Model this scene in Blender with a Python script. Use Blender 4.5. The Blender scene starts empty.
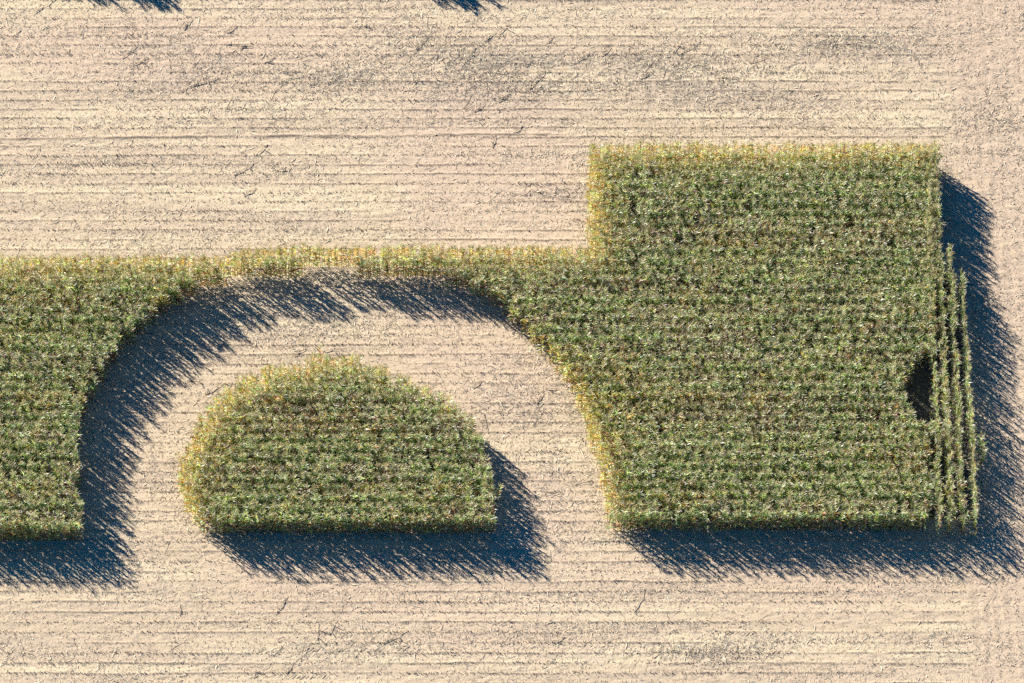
import bpy, math
import numpy as np
from mathutils import Vector
rng = np.random.default_rng(7)
SC = bpy.context.scene
COL = SC.collection
R = math.radians

# ------------------------------------------------------------------ camera calibration (metres, z up)
W, H = 1024, 683
F = 5800.0                      # focal length in pixels
TILT = R(30)                    # off nadir
DIST = 384.5
CAM = np.array([0, -DIST*math.sin(TILT), DIST*math.cos(TILT)])
def at(px, py):
    """photo pixel -> point on the ground"""
    px = np.asarray(px, float); py = np.asarray(py, float)
    u = (px-W/2)/F; v = -(py-H/2)/F
    c, s = math.cos(TILT), math.sin(TILT)
    dx = u; dy = s + v*c; dz = -c + v*s
    t = -CAM[2]/dz
    return CAM[0]+t*dx, CAM[1]+t*dy
def ground_poly(pts):
    x, y = at([p[0] for p in pts], [p[1] for p in pts])
    return np.stack([x, y], 1)
def inside(poly, x, y):
    n = len(poly); res = np.zeros(x.shape, bool); j = n-1
    for i in range(n):
        xi, yi = poly[i]; xj, yj = poly[j]
        c = ((yi > y) != (yj > y)) & (x < (xj-xi)*(y-yi)/((yj-yi) or 1e-9)+xi)
        res ^= c; j = i
    return res

_tab = rng.random((256, 256))
def vnoise(x, y, sx, sy=None, off=0):
    sy = sy or sx
    x = np.asarray(x)/sx+off*17.3+500; y = np.asarray(y)/sy+off*9.1+500
    xi = np.floor(x).astype(int); yi = np.floor(y).astype(int)
    fx = x-xi; fy = y-yi
    fx = fx*fx*(3-2*fx); fy = fy*fy*(3-2*fy)
    g = lambda a, b: _tab[a & 255, b & 255]
    return (g(xi, yi)*(1-fx)+g(xi+1, yi)*fx)*(1-fy)+(g(xi, yi+1)*(1-fx)+g(xi+1, yi+1)*fx)*fy

# ------------------------------------------------------------------ helpers
def quad_mesh(name, verts, quads, cols=None, mat=None):
    me = bpy.data.meshes.new(name)
    verts = np.ascontiguousarray(verts, np.float32); quads = np.ascontiguousarray(quads, np.int32)
    me.vertices.add(len(verts)); me.vertices.foreach_set('co', verts.ravel())
    me.loops.add(quads.size); me.loops.foreach_set('vertex_index', quads.ravel())
    me.polygons.add(len(quads))
    me.polygons.foreach_set('loop_start', np.arange(0, quads.size, 4, dtype=np.int32))
    me.update(calc_edges=True)
    if cols is not None:
        a = me.attributes.new('tint', 'FLOAT_COLOR', 'POINT')
        c = np.ones((len(verts), 4), np.float32); c[:, :3] = cols
        a.data.foreach_set('color', c.ravel())
    if mat: me.materials.append(mat)
    return me
def link(name, data, parent=None, loc=None, rz=0):
    o = bpy.data.objects.new(name, data); COL.objects.link(o)
    if parent: o.parent = parent
    if loc is not None: o.location = loc
    o.rotation_euler.z = rz
    return o
def tag(o, label=None, cat=None, group=None, kind=None):
    if label: o['label'] = label
    if cat: o['category'] = cat
    if group: o['group'] = group
    if kind: o['kind'] = kind
    return o

# ------------------------------------------------------------------ materials
def nodes(mat):
    mat.use_nodes = True
    nt = mat.node_tree; nt.nodes.clear()
    return nt, nt.nodes.new, nt.links.new
def leaf_material():
    m = bpy.data.materials.new('corn_leaf'); nt, N, L = nodes(m)
    out = N('ShaderNodeOutputMaterial'); at_ = N('ShaderNodeAttribute'); at_.attribute_name = 'tint'
    p = N('ShaderNodeBsdfPrincipled'); p.inputs['Roughness'].default_value = 0.34
    p.inputs['Specular IOR Level'].default_value = 0.75
    t = N('ShaderNodeBsdfTranslucent'); mx = N('ShaderNodeMixShader'); mx.inputs[0].default_value = 0.5
    g = N('ShaderNodeMix'); g.data_type = 'RGBA'; g.blend_type = 'MULTIPLY'; g.inputs[0].default_value = 1
    g.inputs[7].default_value = (1.28, 1.45, 0.92, 1)
    L(at_.outputs['Color'], p.inputs['Base Color']); L(at_.outputs['Color'], g.inputs[6])
    L(g.outputs[2], t.inputs['Color'])
    L(p.outputs[0], mx.inputs[1]); L(t.outputs[0], mx.inputs[2]); L(mx.outputs[0], out.inputs['Surface'])
    return m
def tint_material(name, rough=0.8):
    m = bpy.data.materials.new(name); nt, N, L = nodes(m)
    out = N('ShaderNodeOutputMaterial'); at_ = N('ShaderNodeAttribute'); at_.attribute_name = 'tint'
    p = N('ShaderNodeBsdfPrincipled'); p.inputs['Roughness'].default_value = rough
    p.inputs['Specular IOR Level'].default_value = 0.2
    L(at_.outputs['Color'], p.inputs['Base Color']); L(p.outputs[0], out.inputs['Surface'])
    return m
LEAF = leaf_material(); STALK = tint_material('dry_stalk', 0.7); STRAW = tint_material('straw', 0.75)

def ground_material():
    m = bpy.data.materials.new('harvested_soil'); nt, N, L = nodes(m)
    out = N('ShaderNodeOutputMaterial'); p = N('ShaderNodeBsdfPrincipled')
    p.inputs['Roughness'].default_value = 0.95; p.inputs['Specular IOR Level'].default_value = 0.1
    tc = N('ShaderNodeTexCoord')
    def noise(scale, detail=4, stretch=(1, 1, 1), rough=0.6):
        mp = N('ShaderNodeMapping'); mp.inputs['Scale'].default_value = stretch
        n = N('ShaderNodeTexNoise'); n.inputs['Scale'].default_value = scale
        n.inputs['Detail'].default_value = detail; n.inputs['Roughness'].default_value = rough
        L(tc.outputs['Object'], mp.inputs['Vector']); L(mp.outputs[0], n.inputs['Vector'])
        return n.outputs['Fac']
    def ramp(src, stops):
        r = N('ShaderNodeValToRGB'); e = r.color_ramp.elements
        e[0].position, e[0].color = stops[0]; e[1].position, e[1].color = stops[1]
        for s in stops[2:]:
            k = e.new(s[0]); k.color = s[1]
        L(src, r.inputs[0]); return r.outputs[0]
    def mix(fac, a, b, blend='MIX'):
        x = N('ShaderNodeMix'); x.data_type = 'RGBA'; x.blend_type = blend
        if isinstance(fac, float): x.inputs[0].default_value = fac
        else: L(fac, x.inputs[0])
        L(a, x.inputs[6]); L(b, x.inputs[7]); return x.outputs[2]
    # chaff and soil: broad colour comes with the sheet, the grain from noise
    ta = N('ShaderNodeAttribute'); ta.attribute_name = 'tint'
    fine = ramp(noise(6, 5, (1, 1, 1), 0.75), [(0.30, (0.76, 0.73, 0.70, 1)), (0.62, (1.08, 1.07, 1.05, 1))])
    c = mix(1.0, ta.outputs['Color'], fine, 'MULTIPLY')
    L(c, p.inputs['Base Color'])
    b1 = N('ShaderNodeBump'); b1.inputs['Strength'].default_value = 0.5; b1.inputs['Distance'].default_value = 0.10
    L(noise(7, 5, (0.8, 1, 1), 0.7), b1.inputs['Height'])
    L(b1.outputs[0], p.inputs['Normal'])
    L(p.outputs[0], out.inputs['Surface'])
    return m

# ------------------------------------------------------------------ plan of the standing corn, in ground metres
MAIN = ground_poly([(-60, 273), (0, 273), (120, 273), (200, 272), (230, 271), (234, 262), (420, 261), (590, 262), (589, 159), (934, 159),
    (934, 200), (931, 300), (927, 400), (928, 533), (606, 533), (604, 505), (598, 470), (586, 430), (570, 388), (558, 374),
    (540, 350), (522, 333), (493, 307), (461, 290), (432, 282), (402, 281), (362, 280), (358, 272.5), (306, 272.5), (300, 281), (264, 282),
    (223, 287), (187, 301), (164, 317), (141, 339), (111, 369), (94, 401), (83, 431), (78, 460), (79, 500), (82, 545), (-60, 545)])
PATCH = ground_poly([(322, 366), (300, 376), (262, 383), (242, 390), (217, 413), (203, 432), (185, 468), (180, 495), (188, 515), (202, 533),
    (495, 533), (494, 500), (488, 470), (471, 428), (452, 413), (430, 402), (414, 394), (382, 380), (345, 370)])
HOLE = ground_poly([(910, 382), (920, 368), (936, 360), (936, 436), (924, 438), (909, 428), (901, 406)])
ROWP = 0.738
Y_FRONT = float(at(512, 531)[1])             # the front row of both stands
SPACE = 0.155; FRONT = 0.2
UPRIGHT = [((925.5, 163), (937.5, 535)), ((932, 163), (949.5, 536)), ((947.5, 262), (961.5, 537)), ((960, 288), (974, 537))]

# ------------------------------------------------------------------ one corn plant (numpy, each part separate)
STRAWC = np.array([0.70, 0.62, 0.49])
def ribbon(base, az, up0, droop, length, width, seg, r, fold=0.25, twist=0.0):
    """arched, folded leaf blade: three verts across, seg quads along"""
    t = np.linspace(0, 1, seg+1)
    ang = up0 - droop*t**1.35                         # elevation of the blade along its length
    ds = length/seg
    am = (ang[:-1]+ang[1:])/2
    hx = np.concatenate([[0], np.cumsum(np.cos(am)*ds)]); hz = np.concatenate([[0], np.cumsum(np.sin(am)*ds)])
    azs = az + twist*t**2
    d = np.stack([np.cos(azs), np.sin(azs)], 1); n = np.stack([-np.sin(azs), np.cos(azs)], 1)
    wv = width*np.interp(t, [0, .15, .45, .8, 1], [.55, .9, 1, .55, .05])/2
    ctr = np.zeros((seg+1, 3)); ctr[:, :2] = base[:2]+d*hx[:, None]; ctr[:, 2] = base[2]+hz
    roll = r.normal(0, .5)*t
    V = []
    for k in range(seg+1):
        side = np.array([n[k, 0]*math.cos(roll[k]), n[k, 1]*math.cos(roll[k]), math.sin(roll[k])])
        upv = np.array([-d[k, 0]*math.sin(ang[k]), -d[k, 1]*math.sin(ang[k]), math.cos(ang[k])])
        V += [ctr[k]-side*wv[k]+upv*wv[k]*fold, ctr[k], ctr[k]+side*wv[k]+upv*wv[k]*fold]
    Q = []
    for k in range(seg):
        a = 3*k
        Q += [(a, a+1, a+4, a+3), (a+1, a+2, a+5, a+4)]
    return np.array(V), np.array(Q), np.repeat(t, 3)
def tube(p0, p1, r0, r1, sides=4):
    p0 = np.array(p0, float); p1 = np.array(p1, float); ax = p1-p0; ax /= np.linalg.norm(ax)
    e = np.cross(ax, [0.3, 0.9, 0.31]); e /= np.linalg.norm(e); f = np.cross(ax, e)
    a = np.arange(sides)*2*math.pi/sides
    ring = np.cos(a)[:, None]*e+np.sin(a)[:, None]*f
    V = np.vstack([p0+ring*r0, p1+ring*r1])
    Q = [(k, (k+1) % sides, sides+(k+1) % sides, sides+k) for k in range(sides)]
    return V, np.array(Q)
class Bag:
    def __init__(s): s.v, s.q, s.t, s.i, s.n, s.k = [], [], [], [], 0, 0
    def add(s, V, Q, t=None):
        s.v.append(V); s.q.append(np.asarray(Q)+s.n); s.n += len(V)
        s.t.append(np.zeros(len(V)) if t is None else t); s.i.append(np.full(len(V), s.k)); s.k += 1
    def out(s): return np.vstack(s.v), np.vstack(s.q), np.concatenate(s.t), np.concatenate(s.i)
def plant_variant(r):
    """parts: stalk, foliage, ear, tassel -> (verts, quads, t along piece, piece id); plus height of every leaf"""
    Ht = r.uniform(2.3, 2.65); phi = r.normal(0, .18)
    lean = r.normal(0, .05, 2)
    st, fo, ea, ta = Bag(), Bag(), Bag(), Bag()
    P = lambda z: np.array([lean[0]*z*z/2.3, lean[1]*z*z/2.3, z])
    zs = [0, .7, 1.5, Ht]
    rad = [.018, .016, .012, .007]
    for a in range(3):
        V, Q = tube(P(zs[a]), P(zs[a+1]), rad[a], rad[a+1]); st.add(V, Q, np.full(len(V), zs[a]/Ht))
    nl = int(r.integers(17, 20)); hl = []
    for k in range(nl):
        q = k/(nl-1); z = .18+q*(Ht-.30)+r.normal(0, .03)
        az = phi+(k % 2)*math.pi+r.normal(0, .2)
        ln = np.interp(q, [0, .2, .55, .85, 1], [.32, .36, .50, .52, .40])*r.uniform(.8, 1.2)
        wd = np.interp(q, [0, .3, .7, 1], [.06, .08, .085, .06])*r.uniform(.85, 1.15)
        if q < .45: up, dr = R(r.uniform(25, 60)), R(r.uniform(110, 150))
        else: up, dr = R(r.uniform(66, 86)), R(r.uniform(30, 125))
        V, Q, t = ribbon(P(z), az, up, dr, ln, wd, 5, r, .3, r.normal(0, .5))
        fo.add(V, Q, t); hl.append(q)
    ze = r.uniform(.95, 1.2); az = r.uniform(0, 6.28); b = P(ze)
    d = np.array([math.cos(az)*.5, math.sin(az)*.5, r.uniform(.2, .8)]); d /= np.linalg.norm(d)
    V, Q = tube(b, b+d*.12, .022, .032, 5); ea.add(V, Q)
    V, Q = tube(b+d*.12, b+d*.26, .032, .006, 5); ea.add(V, Q)
    top = P(Ht)
    V, Q = tube(top, top+[lean[0]*.1, lean[1]*.1, .40], .013, .008, 3); ta.add(V, Q)
    for k in range(9):
        a = r.uniform(0, 6.28); e = r.uniform(.6, 1.3); l = r.uniform(.20, .30); z0 = r.uniform(.02, .16)
        p0 = top+np.array([0, 0, z0]); p1 = p0+np.array([math.cos(a)*math.cos(e), math.sin(a)*math.cos(e), math.sin(e)])*l
        V, Q = tube(p0, p1, .012, .007, 3); ta.add(V, Q)
    return dict(stalk=st.out(), foliage=fo.out(), ear=ea.out(), tassel=ta.out(), hl=np.array(hl))
VR = np.random.default_rng(11)
VARS = [plant_variant(VR) for _ in range(18)]

PAL = np.array([(0.300, 0.425, 0.150), (0.185, 0.295, 0.165), (0.60, 0.63, 0.20), (0.76, 0.70, 0.57), (0.26, 0.115, 0.085), (0.70, 0.42, 0.13)])
#                green                 blue green             yellow green        straw              brown               orange tan
W_CAP = np.array([.30, .06, .18, .39, .05, .02]); W_TOP = np.array([.38, .12, .20, .17, .11, .02]); W_LOW = np.array([.10, .08, .05, .09, .56, .12]); W_DRY_GLOW = np.array([.07, .01, .27, .12, .05, .48])  # the orange set serves dry leaves and the painted backlit glow
W_BRN = np.array([.14, .04, .10, .40, .29, .03])
def leaf_colors(n, q, dry, r, brn):
    """n plants x leaves: palette colours by height on the plant and by ripeness, with backlit edge glow painted in"""
    q = np.broadcast_to(q, (n, q.size)); lo = np.clip((.50-q)/.18, 0, 1)[..., None]
    hi = np.clip((q-.80)/.12, 0, 1)[..., None]
    w = W_TOP*(1-lo)+W_LOW*lo
    w = w*(1-hi)+W_CAP*hi
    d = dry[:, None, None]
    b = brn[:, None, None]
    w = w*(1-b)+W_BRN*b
    w = w*(1-d)+W_DRY_GLOW*d
    cum = np.cumsum(w, -1); cum /= cum[..., -1:]
    k = (r.random(q.shape)[..., None] > cum).sum(-1)
    c = PAL[np.clip(k, 0, 5)]*r.uniform(.7, 1.3, q.shape)[..., None]
    return c*r.normal(1, .06, c.shape)
def part_colors(var, part, n, dry, r, brn=None):
    if brn is None: brn = np.zeros(n)
    V, Q, t, i = var[part]
    if part == 'foliage':
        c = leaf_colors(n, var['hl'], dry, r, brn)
        tip = np.clip((t[None, :]-r.uniform(.2, 1.5, (n, var['hl'].size))[:, i])/.3, 0, 1)[..., None]*(.85-.5*dry[:, None, None])
        cc = c[:, i]
        return cc*(1-tip)+STRAWC*r.uniform(.75, 1.1, (n, 1, 1))*tip
    if part == 'stalk':
        f = t[None, :, None]
        return (np.array([.23, .15, .085])*(1-f)+np.array([.16, .17, .06])*f)*r.uniform(.8, 1.2, (n, 1, 1))*np.ones((n, len(V), 1))
    if part == 'ear':
        return np.array([.46, .36, .20])*r.uniform(.7, 1.15, (n, 1, 1))*np.ones((n, len(V), 1))
    return np.array([.76, .64, .53])*r.uniform(.65, 1.2, (n, 1, 1))*np.ones((n, len(V), 1))
def crop_mesh(name, x, y, size, dry, r, along=0):
    """many plants as one mesh"""
    brn = np.clip((.62*vnoise(row_id(y)*9.7, x, 1, 16, 9)+.38*vnoise(x, y, 2.0, .9, 10)-.45)*4, 0, .9)
    vs, qs, cs, base = [], [], [], 0
    leanx, leany = r.normal(0, .03, len(x)), r.normal(0, .011, len(x))
    odd = r.random(len(x)) < .02; leanx[odd] *= 5; leany[odd] *= 5
    which = r.integers(0, len(VARS), len(x)); rot = along+r.normal(0, 1, len(x))*np.where(np.asarray(along) > 1, .85, .18)+math.pi*r.integers(0, 2, len(x))
    for vi, var in enumerate(VARS):
        m = np.where(which == vi)[0]
        if not len(m): continue
        for part in ('stalk', 'foliage', 'ear', 'tassel'):
            V, Q, t, i = var[part]
            c, s = np.cos(rot[m])[:, None], np.sin(rot[m])[:, None]; z = size[m][:, None]
            tx, ty = leanx[m][:, None]*V[:, 2], leany[m][:, None]*V[:, 2]
            P = np.stack([(V[:, 0]*c-V[:, 1]*s)*z+tx+x[m][:, None], (V[:, 0]*s+V[:, 1]*c)*z+ty+y[m][:, None], V[:, 2]*z+0*c], -1)
            vs.append(P.reshape(-1, 3)); cs.append(part_colors(var, part, len(m), dry[m], r, brn[m]).reshape(-1, 3))
            qs.append((Q[None]+(np.arange(len(m))*len(V))[:, None, None]+base).reshape(-1, 4)); base += len(m)*len(V)
    return quad_mesh(name, np.vstack(vs), np.vstack(qs), np.clip(np.vstack(cs), .01, .82), LEAF)

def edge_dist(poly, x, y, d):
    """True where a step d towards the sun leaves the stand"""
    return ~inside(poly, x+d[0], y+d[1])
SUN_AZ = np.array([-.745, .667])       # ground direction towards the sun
def row_id(y): return np.round((y-Y_FRONT)/ROWP)
def dry_glow(x, y, poly):
    n = .3*vnoise(x, y, 2.2, 1.1, 1)+.3*vnoise(x, y, .9, .6, 2)+.4*vnoise(x, y, 7, 2.5, 11)
    n = n+.22*(vnoise(row_id(y)*7.3, x, 1, 9, 6)-.5)
    d = np.clip((n-.56)*2.2, 0, .5)
    for k, a in ((1.2, .55), (2.1, .3), (3.2, .2)):  # rows on the sun side: backlit glow painted into the leaf colour
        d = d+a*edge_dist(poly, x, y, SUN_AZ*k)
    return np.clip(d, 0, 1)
def rows_in(poly):
    lo, hi = poly.min(0), poly.max(0)
    k0, k1 = math.floor((lo[1]-Y_FRONT)/ROWP), math.ceil((hi[1]-Y_FRONT)/ROWP)
    X, Y = [], []
    for k in range(k0, k1+1):
        xs = np.arange(lo[0], hi[0], FRONT if k == 0 else SPACE); xs = xs+rng.normal(0, .03, len(xs))+rng.uniform(0, SPACE)
        ys = Y_FRONT+k*ROWP+rng.normal(0, .02, len(xs))+.08*(vnoise(xs, 0*xs+k*3.1, 2.5, 1, 5)-.5)
        X.append(xs); Y.append(ys)
    X, Y = np.concatenate(X), np.concatenate(Y)
    jx, jy = X+rng.normal(0, .12, len(X)), Y+rng.normal(0, .03, len(X))
    m = inside(poly, jx, jy); X, Y = X[m], Y[m]
    gap = np.zeros(X.shape)                             # a few missing plants leave small dark pockets
    for gp in ((696, 226), (678, 258), (662, 292), (681, 295), (634, 222), (755, 300)):
        a, b = at(*gp); gap = np.maximum(gap, np.hypot(X-a, (Y-b)*.8) < .27)
    m = (rng.random(len(X)) > .05) & (gap < .5)
    return X[m], Y[m]

singles = []   # (x, y, size, label, group)
def split_front(X, Y, test):
    f = (np.abs(Y-Y_FRONT) < .3) & test(X)
    return f
RS = np.random.default_rng(21)
X, Y = rows_in(MAIN)
keep = ~inside(HOLE, X, Y); X, Y = X[keep], Y[keep]
xl, xr = at(0, 537)[0], at(84, 537)[0]; xb0, xb1 = at(600, 531)[0], at(930, 531)[0]
# the front row of the left limb runs one step nearer the viewer than the grid leaves it: keep whatever row comes last in the outline
lastL = Y[(X < xr)].min() if (X < xr).any() else Y_FRONT
fL = (X > xl) & (X < xr) & (np.abs(Y-lastL) < .35)
fB = (X > xb0) & (X < xb1) & (np.abs(Y-Y_FRONT) < .3)
for m, lab, grp in ((fL, 'front row corn plant with bare brown stalk, lower edge of left corn strip', 'front row of the left corn strip'),
                    (fB, 'front row corn plant with bare brown stalk, lower edge of big right block', 'front row of the right corn block')):
    for a, b in zip(X[m], Y[m]): singles.append((a, b, RS.uniform(.92, 1.1), lab, grp))
rest = ~(fL | fB); X, Y = X[rest], Y[rest]
# upright rows along the right side; the outermost one is built plant by plant
UX, UY = [], []
for k, ((x0, y0), (x1, y1)) in enumerate(UPRIGHT):
    (a0, b0), (a1, b1) = at(x0, y0), at(x1, y1); n = int(math.hypot(a1-a0, b1-b0)/(.26 if k > 2 else .19))
    t = (np.arange(n)+.5)/n; wob = .10*(vnoise(t*18, 0*t+k, 2.0, 1, 3)-.5)
    ux = a0+(a1-a0)*t+RS.normal(0, .04, n)+wob; uy = b0+(b1-b0)*t+RS.normal(0, .05, n)
    if k == 3:
        for a, b in zip(ux, uy):
            singles.append((a, b, RS.uniform(.9, 1.08), 'corn plant in the outermost of four upright rows on the right', 'outermost upright corn row'))
    else: UX.append(ux); UY.append(uy)
ux, uy = np.concatenate(UX), np.concatenate(UY)
ur = RS.random(len(ux)) > .07
near = inside(HOLE, ux, uy) & (RS.random(len(ux)) < .35)
ux, uy = ux[ur & ~near], uy[ur & ~near]
dry = np.concatenate([dry_glow(X, Y, MAIN), np.full(len(ux), .12)])  # patchy real dryness plus the painted glow of the sun-side edges
X, Y = np.concatenate([X, ux]), np.concatenate([Y, uy])
hx, hy = at(RS.uniform(903, 932, 16), RS.uniform(378, 436, 16)); low = len(hx)     # a few stunted plants on the bare spot
X, Y, dry = np.concatenate([hx, X]), np.concatenate([hy, Y]), np.concatenate([np.full(low, .1), dry])
along = np.concatenate([np.zeros(len(X)-len(ux)), np.full(len(ux), 1.54)])
size = RS.normal(1, .024, len(X))+.08*(vnoise(X, Y, 3, 2, 4)-.5)+.08*(vnoise(row_id(Y)*5.1, X, 1, 12, 3)-.5)
r27 = float(at(0, 267.7)[1]); xa_, xb_ = float(at(226, 268)[0]), float(at(275, 268)[0])
size = np.where((np.abs(Y-r27) < .3) & (X > xa_) & (X < xb_), size*(.72+.28*(X-xa_)/(xb_-xa_)), size)
size[:low] = RS.uniform(.22, .42, low)
main = link('corn_crop', crop_mesh('corn_crop', X, Y, size, dry, RS, along))
tag(main, 'tall ripening corn standing in a wide arch with a square block at right', 'corn', kind='stuff')
n_main = len(X)

X, Y = rows_in(PATCH)
f = np.abs(Y-Y_FRONT) < .3; Y = Y-.2
for a, b in zip(X[f], Y[f]):
    singles.append((a, b, RS.uniform(.92, 1.1), 'front row corn plant with bare brown stalk, lower edge of half moon patch', 'front row of the half moon corn patch'))
X, Y = X[~f], Y[~f]
patch = link('corn_crop', crop_mesh('corn_crop', X, Y, RS.normal(1, .024, len(X))+.08*(vnoise(X, Y, 3, 2, 4)-.5)+.08*(vnoise(row_id(Y)*5.1, X, 1, 12, 3)-.5), dry_glow(X, Y, PATCH), RS))
tag(patch, 'half moon patch of tall ripening corn standing alone under the arch', 'corn', kind='stuff')
a, b = at(981, 460)
singles.append((float(a), float(b), 1.14, 'lone corn plant standing just outside the rightmost upright row', None))
a, b = at(980.5, 468)
singles.append((float(a), float(b), .92, 'shorter corn plant just below the lone one outside the rightmost upright row', None))
a, b = at(977.5, 456)
singles.append((float(a), float(b), 1.1, 'corn plant wedged between the rightmost upright row and the lone plant', None))
a, b = at(321, 370)
singles.append((float(a), float(b), 1.12, 'tallest corn plant at the very tip of the half moon patch', None))

# corn left standing beyond the top of the frame: its shadows reach into view
OX, OY = [], []
for (x0, x1, y0, y1, n) in ((16, 72, -58, -33, 60), (86, 126, -60, -28, 110), (394, 432, -60, -28, 110), (436, 446, -50, -32, 6)):
    OX.append(RS.uniform(x0, x1, n)); OY.append(RS.uniform(y0, y1, n))
ox, oy = at(np.concatenate(OX), np.concatenate(OY))
tag(link('corn_crop', crop_mesh('corn_crop', ox, oy, RS.normal(1, .05, len(ox)), np.full(len(ox), .3), RS)),
    'small clumps of corn left standing beyond the upper edge', 'corn', kind='stuff')

# single plants: one tree of objects per variant, copied
def variant_things():
    protos = []
    for vi, var in enumerate(VARS):
        data = {}
        for part in ('stalk', 'foliage', 'ear', 'tassel'):
            V, Q, t, i = var[part]
            c = part_colors(var, part, 1, np.array([.22]), RS)[0]
            data[part] = quad_mesh(part, V, Q, np.clip(c, .01, .82), LEAF)
        protos.append(data)
    return protos
PROTO = variant_things(); first = {}
for k, (a, b, s, lab, grp) in enumerate(singles):
    vi = int(RS.integers(len(PROTO)))
    if vi not in first:
        root = bpy.data.objects.new('corn_plant', None); COL.objects.link(root); root.empty_display_size = .3
        kids = [link(p, PROTO[vi][p], root) for p in ('stalk', 'foliage', 'ear', 'tassel')]
        first[vi] = (root, kids)
    else:
        r0, k0 = first[vi]
        root = r0.copy(); COL.objects.link(root)
        for ch in k0:
            c = ch.copy(); COL.objects.link(c); c.parent = root
    root.location = (float(a), float(b), 0); root.rotation_euler.z = float(RS.normal(1.54 if grp and 'upright' in grp else 0, .8 if grp and 'upright' in grp else .4)+math.pi*RS.integers(0, 2)); root.scale = (s, s, s)
    for key in ('label', 'category', 'group'):
        if key in root: del root[key]
    tag(root, lab, 'corn plant', grp)

# ------------------------------------------------------------------ stubble, straw and fallen stalks on the cut ground
x0, y0 = at(-40, 700); x1, _ = at(1064, 350); _, y1 = at(512, -40)
XMIN, XMAX, YMIN, YMAX = float(x0)-2, float(x1)+2, float(y0), float(y1)
XHEAD = float(at(948, 300)[0])         # right of this the rows run up and down
STRIP = ground_poly([(920, 165), (942, 165), (946, 258), (958, 264), (962, 286), (972, 300), (979, 533), (920, 533)])
def standing(x, y): return inside(MAIN, x, y) | inside(PATCH, x, y) | inside(STRIP, x, y)
def blot(x, y):
    """how messy the ground is: rough, stalk strewn areas as in the field"""
    d = np.zeros(x.shape)
    for (px, py, sx, sy, w) in ((330, 80, 3.4, 1.3, .9), (215, 70, 3.0, 1.2, .6), (510, 80, 4.2, 2.0, .8), (690, 75, 6.5, 1.5, .65), (650, 55, 5, 1.0, .5), (740, 98, 5, .8, .5),
                            (850, 45, 4.2, 1.2, .8), (560, 195, 3.0, .8, .9), (450, 60, 4, 2, .5), (400, 30, 4, 2, .4), (985, 110, 2, 2.0, .7), (980, 330, 1.4, 5, .4),
                            (720, 655, 4, .9, .9), (345, 650, 4, .8, .5), (550, 470, 2.5, 4, .35), (150, 50, 3, 2, .5), (330, 330, 5, .8, .3), (520, 400, 2, 2, .4)):
        a, b = at(px, py); d += w*np.exp(-((x-a)/sx)**2-((y-b)/sy)**2)
    return d
GR = np.random.default_rng(33)
# ground: one sheet far past the frame, finely divided where it is seen, low ridges along the rows
gx = np.concatenate([np.linspace(-900, XMIN-3, 8)[:-1], np.arange(XMIN-3, XMAX+3, .22), np.linspace(XMAX+3, 900, 8)[1:]])
gy = np.concatenate([np.linspace(-900, YMIN-3, 8)[:-1], np.arange(YMIN-3, YMAX+3, .06), np.linspace(YMAX+3, 900, 8)[1:]])
GX, GY = np.meshgrid(gx, gy); gxx, gyy = GX.ravel(), GY.ravel()
def row_profile(x, y):
    k = np.round((y-Y_FRONT)/ROWP); d = y-Y_FRONT-k*ROWP-.12*(vnoise(x, k*3.1, 4, 1, 5)-.5)-.06*(vnoise(x, k*4.7, .7, 1, 3)-.5)
    a = vnoise(x, k*5.3, 7, 1, 9)*.45+vnoise(x, k*7.7, .8, 1, 2)*.25+vnoise(x, k*6.1, .33, 1, 6)*.30
    h1 = np.exp(-(d/.06)**2)*np.clip((a-.38)*3.2, 0, 1)
    k = np.round((x-XHEAD-.35+.015*y)/ROWP); d = x-XHEAD-.35+.015*y-k*ROWP-.3*(vnoise(y, k*2.3, 3, 1, 7)-.5)
    h2 = np.exp(-(d/.13)**2)*np.clip((vnoise(k*3.7, y, 1, 4, 4)*.5+vnoise(k*5.7, y, 1, .5, 4)*.5-.36)*2.0, 0, 1)
    f = np.clip((x-XHEAD)/.8, 0, 1)
    return h1*(1-f)+h2*f
RIDGE = row_profile(gxx, gyy)
# one deeper furrow edge across the upper left, and two faint curved wheel tracks through the cut lane
kf = np.round((float(at(0, 133)[1])-Y_FRONT)/ROWP); df = gyy-Y_FRONT-kf*ROWP-.10*(vnoise(gxx, gyy*0+kf, 5, 1, 5)-.5)-.01*(gxx+20)-.10*(vnoise(gxx, gyy*0, .45, 1, 2)-.5)
RIDGE = np.maximum(RIDGE, np.exp(-(df/.10)**2)*1.25*np.clip(vnoise(gxx, gyy*0, 1.2, 1, 8)*.8+vnoise(gxx, gyy*0, .3, 1, 3)*.7, 0, 1.2)*(gxx < float(at(560, 133)[0])))
cxx, cyy = at(338, 530); rad_ = np.hypot(gxx-float(cxx), gyy-float(cyy))
TRACK = (np.exp(-((rad_-12.9)/.28)**2)+np.exp(-((rad_-14.9)/.28)**2))*(gyy > float(cyy))*vnoise(gxx, gyy, 1.5, 1.5, 6)
RIDGE = RIDGE*(1-.7*np.clip(TRACK, 0, 1))
near_ = (gxx > XMIN-3) & (gxx < XMAX+3) & (gyy > YMIN-3) & (gyy < YMAX+3)
gb = np.clip(blot(gxx, gyy), 0, 1.2)
gz = RIDGE*.058-TRACK*.035+(vnoise(gxx, gyy, .7, .3, 3)-.5)*.035+(vnoise(gxx, gyy, .3, .17, 7)-.5)*.028*(1+1.3*gb)
gz = np.where(near_, gz, 0)
f1 = vnoise(gxx, gyy, 14, .75, 13)[:, None]; f2 = vnoise(gxx, gyy, 12, 5, 14)[:, None]; f3 = vnoise(gxx, gyy, 3.5, 1.2, 15)[:, None]
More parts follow.
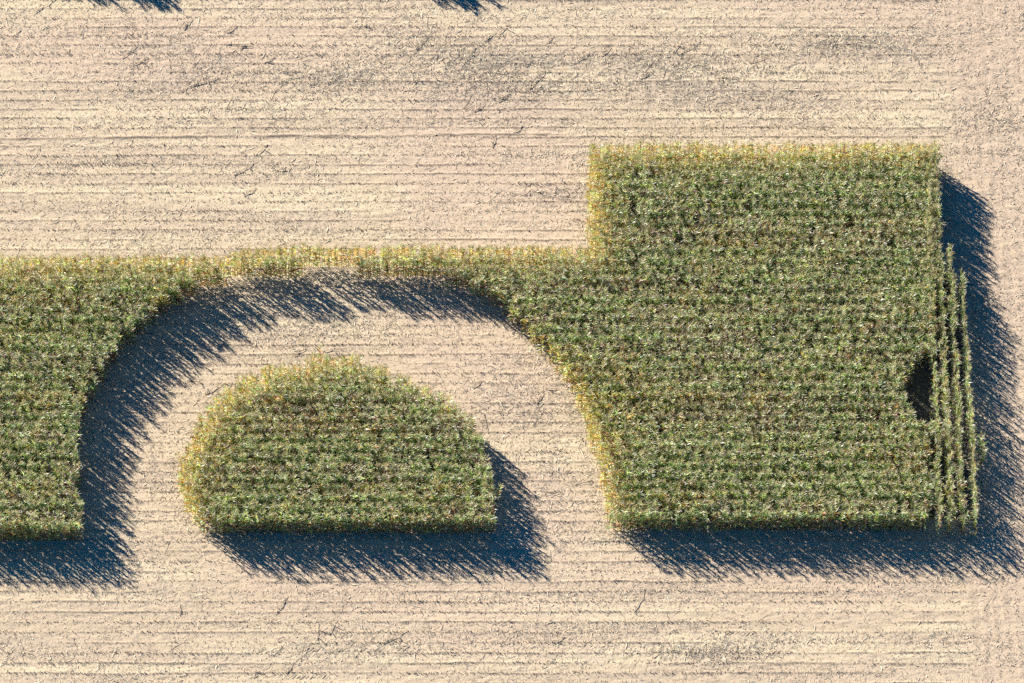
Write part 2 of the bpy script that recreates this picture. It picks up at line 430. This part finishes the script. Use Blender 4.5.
tan = np.array([.515, .430, .318]); yel = np.array([.595, .505, .365]); pink = np.array([.535, .430, .330]); grey = np.array([.375, .330, .285]); soil = np.array([.27, .215, .17])
gc = tan+(yel-tan)*np.clip((f1-.4)*2.6, 0, 1)
gc = gc+(pink-gc)*np.clip((f2-.45)*2.2, 0, .75)
gc = gc+(grey-gc)*np.clip(.22*gb[:, None]*(.4+1.2*f3)+.6*(f3-.68), 0, .6)
gc = gc+(soil-gc)*(np.clip(RIDGE-.12, 0, 1)*.7)[:, None]
hd = np.clip((gxx-XHEAD)/1.5, 0, 1)[:, None]*.6; gc = gc+(pink*.97-gc)*hd
nx, ny = len(gx), len(gy); ii = (np.arange(ny-1)[:, None]*nx+np.arange(nx-1)[None]).ravel()
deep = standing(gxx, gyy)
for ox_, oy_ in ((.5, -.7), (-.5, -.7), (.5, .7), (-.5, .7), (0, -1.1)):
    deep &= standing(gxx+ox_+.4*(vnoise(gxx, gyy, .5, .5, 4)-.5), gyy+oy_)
under = deep[:, None]                 # uncut soil has no pale chaff; the extra dark paints in canopy shade
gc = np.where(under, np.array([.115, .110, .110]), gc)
gc = gc*np.array([1.02, .985, .93])
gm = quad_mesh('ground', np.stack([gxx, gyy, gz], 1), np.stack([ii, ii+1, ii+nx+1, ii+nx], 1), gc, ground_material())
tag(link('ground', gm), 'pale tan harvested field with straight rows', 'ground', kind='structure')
def strips(x, y, z, az, ln, wd, up, cols, bend):
    """bent straws / leaf pieces: two quads each"""
    n = len(x); d = np.stack([np.cos(az), np.sin(az)], 1); nn = np.stack([-d[:, 1], d[:, 0]], 1)
    P = np.zeros((n, 6, 3)); tt = (0, .5, 1)
    for k in range(3):
        c = np.stack([x, y], 1)+d*(ln*(tt[k]-.5))[:, None]+nn*(bend*(k == 1))[:, None]
        zz = z+up*tt[k]+.012*(k == 1)
        w = wd/2*(1 if k < 2 else .5)
        P[:, 2*k, :2] = c-nn*w[:, None]; P[:, 2*k+1, :2] = c+nn*w[:, None]
        P[:, 2*k, 2] = zz; P[:, 2*k+1, 2] = zz+wd*.35
    q = np.array([(0, 1, 3, 2), (2, 3, 5, 4)])
    Q = (q[None]+(np.arange(n)*6)[:, None, None]).reshape(-1, 4)
    return P.reshape(-1, 3), Q, np.repeat(cols, 6, 0)
LP = np.array([(.62, .52, .36), (.56, .45, .30), (.66, .58, .44), (.38, .30, .22), (.24, .19, .15), (.50, .41, .32)])
N = 520000
x = GR.uniform(XMIN, XMAX, N); y = GR.uniform(YMIN, YMAX, N)
b = blot(x, y); band = vnoise(x, y, 9, .8, 6)
edge = np.zeros(N, bool)
for ox_, oy_ in ((.8, 0), (-.8, 0), (0, .8), (0, -.8)): edge |= standing(x+ox_, y+oy_)
p = .10+.50*band**2+.55*np.clip(b, 0, 1)+.35*edge
m = (GR.random(N) < p) & ~standing(x, y); x, y, b = x[m], y[m], b[m]; n = len(x)
ln = GR.lognormal(-2.0, .5, n)*(1+.7*np.clip(b, 0, 1)); wd = GR.uniform(.012, .045, n)
az = GR.normal(0, 1.0, n)*1.0+np.where(x > XHEAD, math.pi/2, 0)+(GR.random(n) < .35)*GR.uniform(0, 3.1, n)
pk = np.array([.26, .25, .20, .14, .05, .10]); k = GR.choice(6, n, p=pk)
messy = GR.random(n) < .75*np.clip(b, 0, 1); k[messy] = GR.choice([3, 4, 5, 5], messy.sum())
c = LP[k]*GR.uniform(.8, 1.15, (n, 1))
nb = 30000; xb = GR.uniform(XMIN, XMAX, nb); yb = GR.uniform(YMIN, YMAX, nb)
mb = (GR.random(nb) < .003+.075*np.clip(blot(xb, yb), 0, 1.2)) & ~standing(xb, yb); xb, yb = xb[mb], yb[mb]; nb = len(xb)
V2, Q2, c2 = strips(xb, yb, GR.uniform(.02, .06, nb), GR.normal(.75, .45, nb), GR.uniform(.4, 1.4, nb), GR.uniform(.03, .055, nb), GR.uniform(.02, .14, nb),
                    LP[GR.choice(6, nb, p=[.1, .15, .05, .30, .20, .20])]*GR.uniform(.8, 1.1, (nb, 1)), GR.normal(0, .04, nb))
V, Q, cc = strips(x, y, GR.uniform(.004, .03, n), az, ln, wd, GR.normal(0, .016, n).clip(-.01, .1)*(1+3*np.clip(b, 0, 1)), c, GR.normal(0, .03, n))
V, Q, cc = np.vstack([V, V2]), np.vstack([Q, Q2+len(V)]), np.vstack([cc, c2])
tag(link('straw_litter', quad_mesh('straw_litter', V, Q, np.clip(cc, .02, .7), STRAW)),
    'broken straw and dry leaf scraps scattered over the cut field', 'straw', kind='stuff')
n_litter = n

# stubble rows
SX, SY = [], []
ks = range(math.floor((YMIN-Y_FRONT)/ROWP), math.ceil((YMAX-Y_FRONT)/ROWP)+1)
for k in ks:
    xs = np.arange(XMIN, XHEAD+.8*vnoise(np.array([k*1.]), np.array([0.]), 1, 1, 3)[0], .11); xs = xs+GR.normal(0, .05, len(xs))
    SX.append(xs); SY.append(Y_FRONT+k*ROWP+GR.normal(0, .035, len(xs))+.12*(vnoise(xs, 0*xs+k*3.1, 4, 1, 5)-.5))
for k in range(12):
    ys = np.arange(YMIN, YMAX, .15); ys = ys+GR.normal(0, .04, len(ys))
    keep_ = GR.random(len(ys)) < .55; ys = ys[keep_]
    SX.append(XHEAD+.35+k*ROWP+GR.normal(0, .06, len(ys))+ys*-.015+.3*(vnoise(ys, 0*ys+k*2.3, 3, 1, 7)-.5)); SY.append(ys)
x, y = np.concatenate(SX), np.concatenate(SY)
strength = vnoise(x, y, 5, .74, 9)
m = ~standing(x, y) & (GR.random(len(x)) < np.clip(.30+1.1*(strength-.25), .12, .95)); x, y = x[m], y[m]; n = len(x)
hgt = GR.uniform(.04, .17, n)*(.5+.8*vnoise(x, y, 6, .74, 12)); rad = GR.uniform(.012, .024, n); lx = GR.normal(0, .06, n); ly = GR.normal(0, .06, n)
a = np.arange(4)*math.pi/2; ring = np.stack([np.cos(a), np.sin(a)], 1)
P = np.zeros((n, 8, 3))
P[:, :4, :2] = np.stack([x, y], 1)[:, None]+ring[None]*rad[:, None, None]*1.2
P[:, 4:, :2] = np.stack([x+lx, y+ly], 1)[:, None]+ring[None]*rad[:, None, None]; P[:, 4:, 2] = hgt[:, None]
q = np.array([(0, 1, 5, 4), (1, 2, 6, 5), (2, 3, 7, 6), (3, 0, 4, 7), (4, 5, 6, 7)])
Q = (q[None]+(np.arange(n)*8)[:, None, None]).reshape(-1, 4)
c = np.array([.33, .25, .17])*GR.uniform(.5, 1.25, (n, 1))
tag(link('corn_stubble', quad_mesh('corn_stubble', P.reshape(-1, 3), Q, np.repeat(c, 8, 0), STRAW)),
    'short cut corn stubble in straight rows', 'stubble', kind='stuff')

# tyre lug prints: low crumbled ridges pressed across the wheel tracks
TV, TQ, TC, base = [], [], [], 0
for (px0, px1, py, sgn) in ((655, 692, 656, 1), (705, 760, 656, -1), (724, 790, 634, 1), (728, 780, 652, 1), (300, 405, 649.5, 1), (845, 880, 46, 1), (930, 952, 46, -1), (250, 330, 677, 1)):
    (xa, ya), (xb, yb) = at(px0, py), at(px1, py); nn = int((xb-xa)/.27)
    for k in range(nn):
        if GR.random() < .12: continue
        cx = xa+(xb-xa)*(k+.5)/nn+GR.normal(0, .03); cy = ya+GR.normal(0, .03)
        an = sgn*R(42)+GR.normal(0, .12); l = GR.uniform(.16, .27); w = GR.uniform(.05, .075); h = GR.uniform(.02, .045)
        d = np.array([math.cos(an), math.sin(an)]); nrm = np.array([-d[1], d[0]])
        o = np.array([cx, cy])
        pts = [(*(o-d*l-nrm*w), .0), (*(o+d*l-nrm*w), .0), (*(o+d*l*.8), h), (*(o-d*l*.8), h), (*(o-d*l+nrm*w), .0), (*(o+d*l+nrm*w), .0)]
        TV += pts; TQ += [(base, base+1, base+2, base+3), (base+3, base+2, base+5, base+4)]; TC += [np.array([.43, .34, .23])*GR.uniform(.85, 1.1)]*6; base += 6
tag(link('ground_tyre_tracks', quad_mesh('ground_tyre_tracks', np.array(TV), np.array(TQ), np.array(TC), STRAW)),
    'tractor tyre lug prints pressed into the pale soil', 'tyre tracks', kind='structure')

# fallen stalks one can pick out, each a thing
def stalk_bar(length, r):
    B = Bag(); n = 5; t = np.linspace(0, 1, n+1); off = np.cumsum(r.normal(0, .022, n+1)); z = .03+.07*r.random()*np.sin(t*3.1)+.04*r.random(n+1)
    pts = np.stack([(t-.5)*length, off-off.mean(), z], 1)
    for k in range(n):
        V, Q = tube(pts[k], pts[k+1], .024-.010*t[k], .024-.010*t[k+1], 5); B.add(V, Q)
    for k in range(1, n, 2):
        V, Q, tt = ribbon(pts[k], r.uniform(0, 6.28), R(r.uniform(10, 50)), R(r.uniform(40, 90)), r.uniform(.3, .5), .06, 4, r); B.add(V, Q, tt)
    V, Q, tt, i = B.out(); c = np.array([.36, .28, .20])*r.uniform(.7, 1.2)*np.ones((len(V), 1))
    return quad_mesh('fallen_stalk', V, Q, c, STRAW)
FR = np.random.default_rng(44); BARS = [stalk_bar(l, FR) for l in (.9, 1.2, 1.5, 1.9, 1.1, 1.4)]
FALL = {
 'the cut field above the left corn': [(130, 52, 40), (140, 62, 35), (188, 24, 50), (205, 82, 25), (190, 87, 40), (238, 45, 5), (245, 47, 8), (232, 30, 40), (262, 150, 38), (246, 168, 40), (250, 192, 40), (284, 170, 8), (45, 6, 40), (270, 60, 30)],
 'the cut field at upper middle': [(504, 29, 50), (490, 37, 40), (470, 55, 60), (550, 40, 50), (583, 58, 40), (606, 52, 50), (538, 80, 60), (504, 98, 40), (480, 108, 25), (475, 120, 8), (494, 141, 75), (518, 130, 30), (678, 47, 50), (647, 75, 35), (690, 48, 40), (760, 60, 30), (728, 78, 10), (420, 45, 60)],
 'the curved cut strip under the arch': [(213, 389, 35), (196, 380, 5), (300, 352, 40), (478, 384, 45), (552, 389, 8), (540, 398, 60), (331, 350, 20), (486, 424, -80), (520, 480, 70)],
 'the cut ground below the corn': [(282, 604, 70), (318, 632, 85), (333, 627, 70), (395, 637, 25), (290, 668, 60), (640, 600, 70), (560, 640, 30), (180, 610, 80)],
}
for where, spots in FALL.items():
    for (px, py, an) in spots:
        a, b = at(px, py); o = bpy.data.objects.new('fallen_stalk', BARS[int(FR.integers(len(BARS)))]); COL.objects.link(o)
        o.location = (float(a), float(b), 0); o.rotation_euler.z = R(an)+FR.normal(0, .08)
        tag(o, 'dry fallen corn stalk on ' + where, 'fallen stalk', 'fallen stalks in ' + where)

# ------------------------------------------------------------------ camera, light
cd = bpy.data.cameras.new('camera'); cam = bpy.data.objects.new('camera', cd); COL.objects.link(cam)
cd.sensor_width = 36; cd.lens = F/W*36; cd.clip_end = 5000; cd.clip_start = 1
cam.location = CAM; cam.rotation_euler = (TILT, 0, 0); SC.camera = cam
EL = R(29)
sd = bpy.data.lights.new('sun', 'SUN'); sun = bpy.data.objects.new('sun', sd); COL.objects.link(sun)
sd.energy = 5; sd.angle = R(.5); sd.color = (1, .945, .865)
to = Vector((SUN_AZ[0]*math.cos(EL), SUN_AZ[1]*math.cos(EL), math.sin(EL)))
sun.rotation_euler = (-to).to_track_quat('-Z', 'Y').to_euler(); sun.location = to*300
w = bpy.data.worlds.new('World'); SC.world = w; w.use_nodes = True
nt = w.node_tree; bg = nt.nodes['Background']
sky = nt.nodes.new('ShaderNodeTexSky'); sky.sky_type = 'NISHITA'; sky.sun_disc = False
sky.sun_elevation = EL; sky.sun_rotation = math.atan2(SUN_AZ[0], SUN_AZ[1])
sky.air_density = 1.0; sky.dust_density = 0.0; sky.ozone_density = 8.0; sky.altitude = 300
hs = nt.nodes.new('ShaderNodeHueSaturation'); hs.inputs['Saturation'].default_value = 1.36
nt.links.new(sky.outputs[0], hs.inputs['Color']); nt.links.new(hs.outputs[0], bg.inputs[0]); bg.inputs[1].default_value = 0.05
SC.view_settings.view_transform = 'Standard'; SC.view_settings.look = 'None'; SC.view_settings.exposure = 1.15; SC.view_settings.gamma = 1
SC.view_settings.use_curve_mapping = False
SC.cycles.max_bounces = 6; SC.cycles.transmission_bounces = 3; SC.cycles.diffuse_bounces = 1; SC.cycles.use_denoising = False
print('plants', n_main, len(X), 'singles', len(singles), 'litter', n_litter, 'stubble', n)
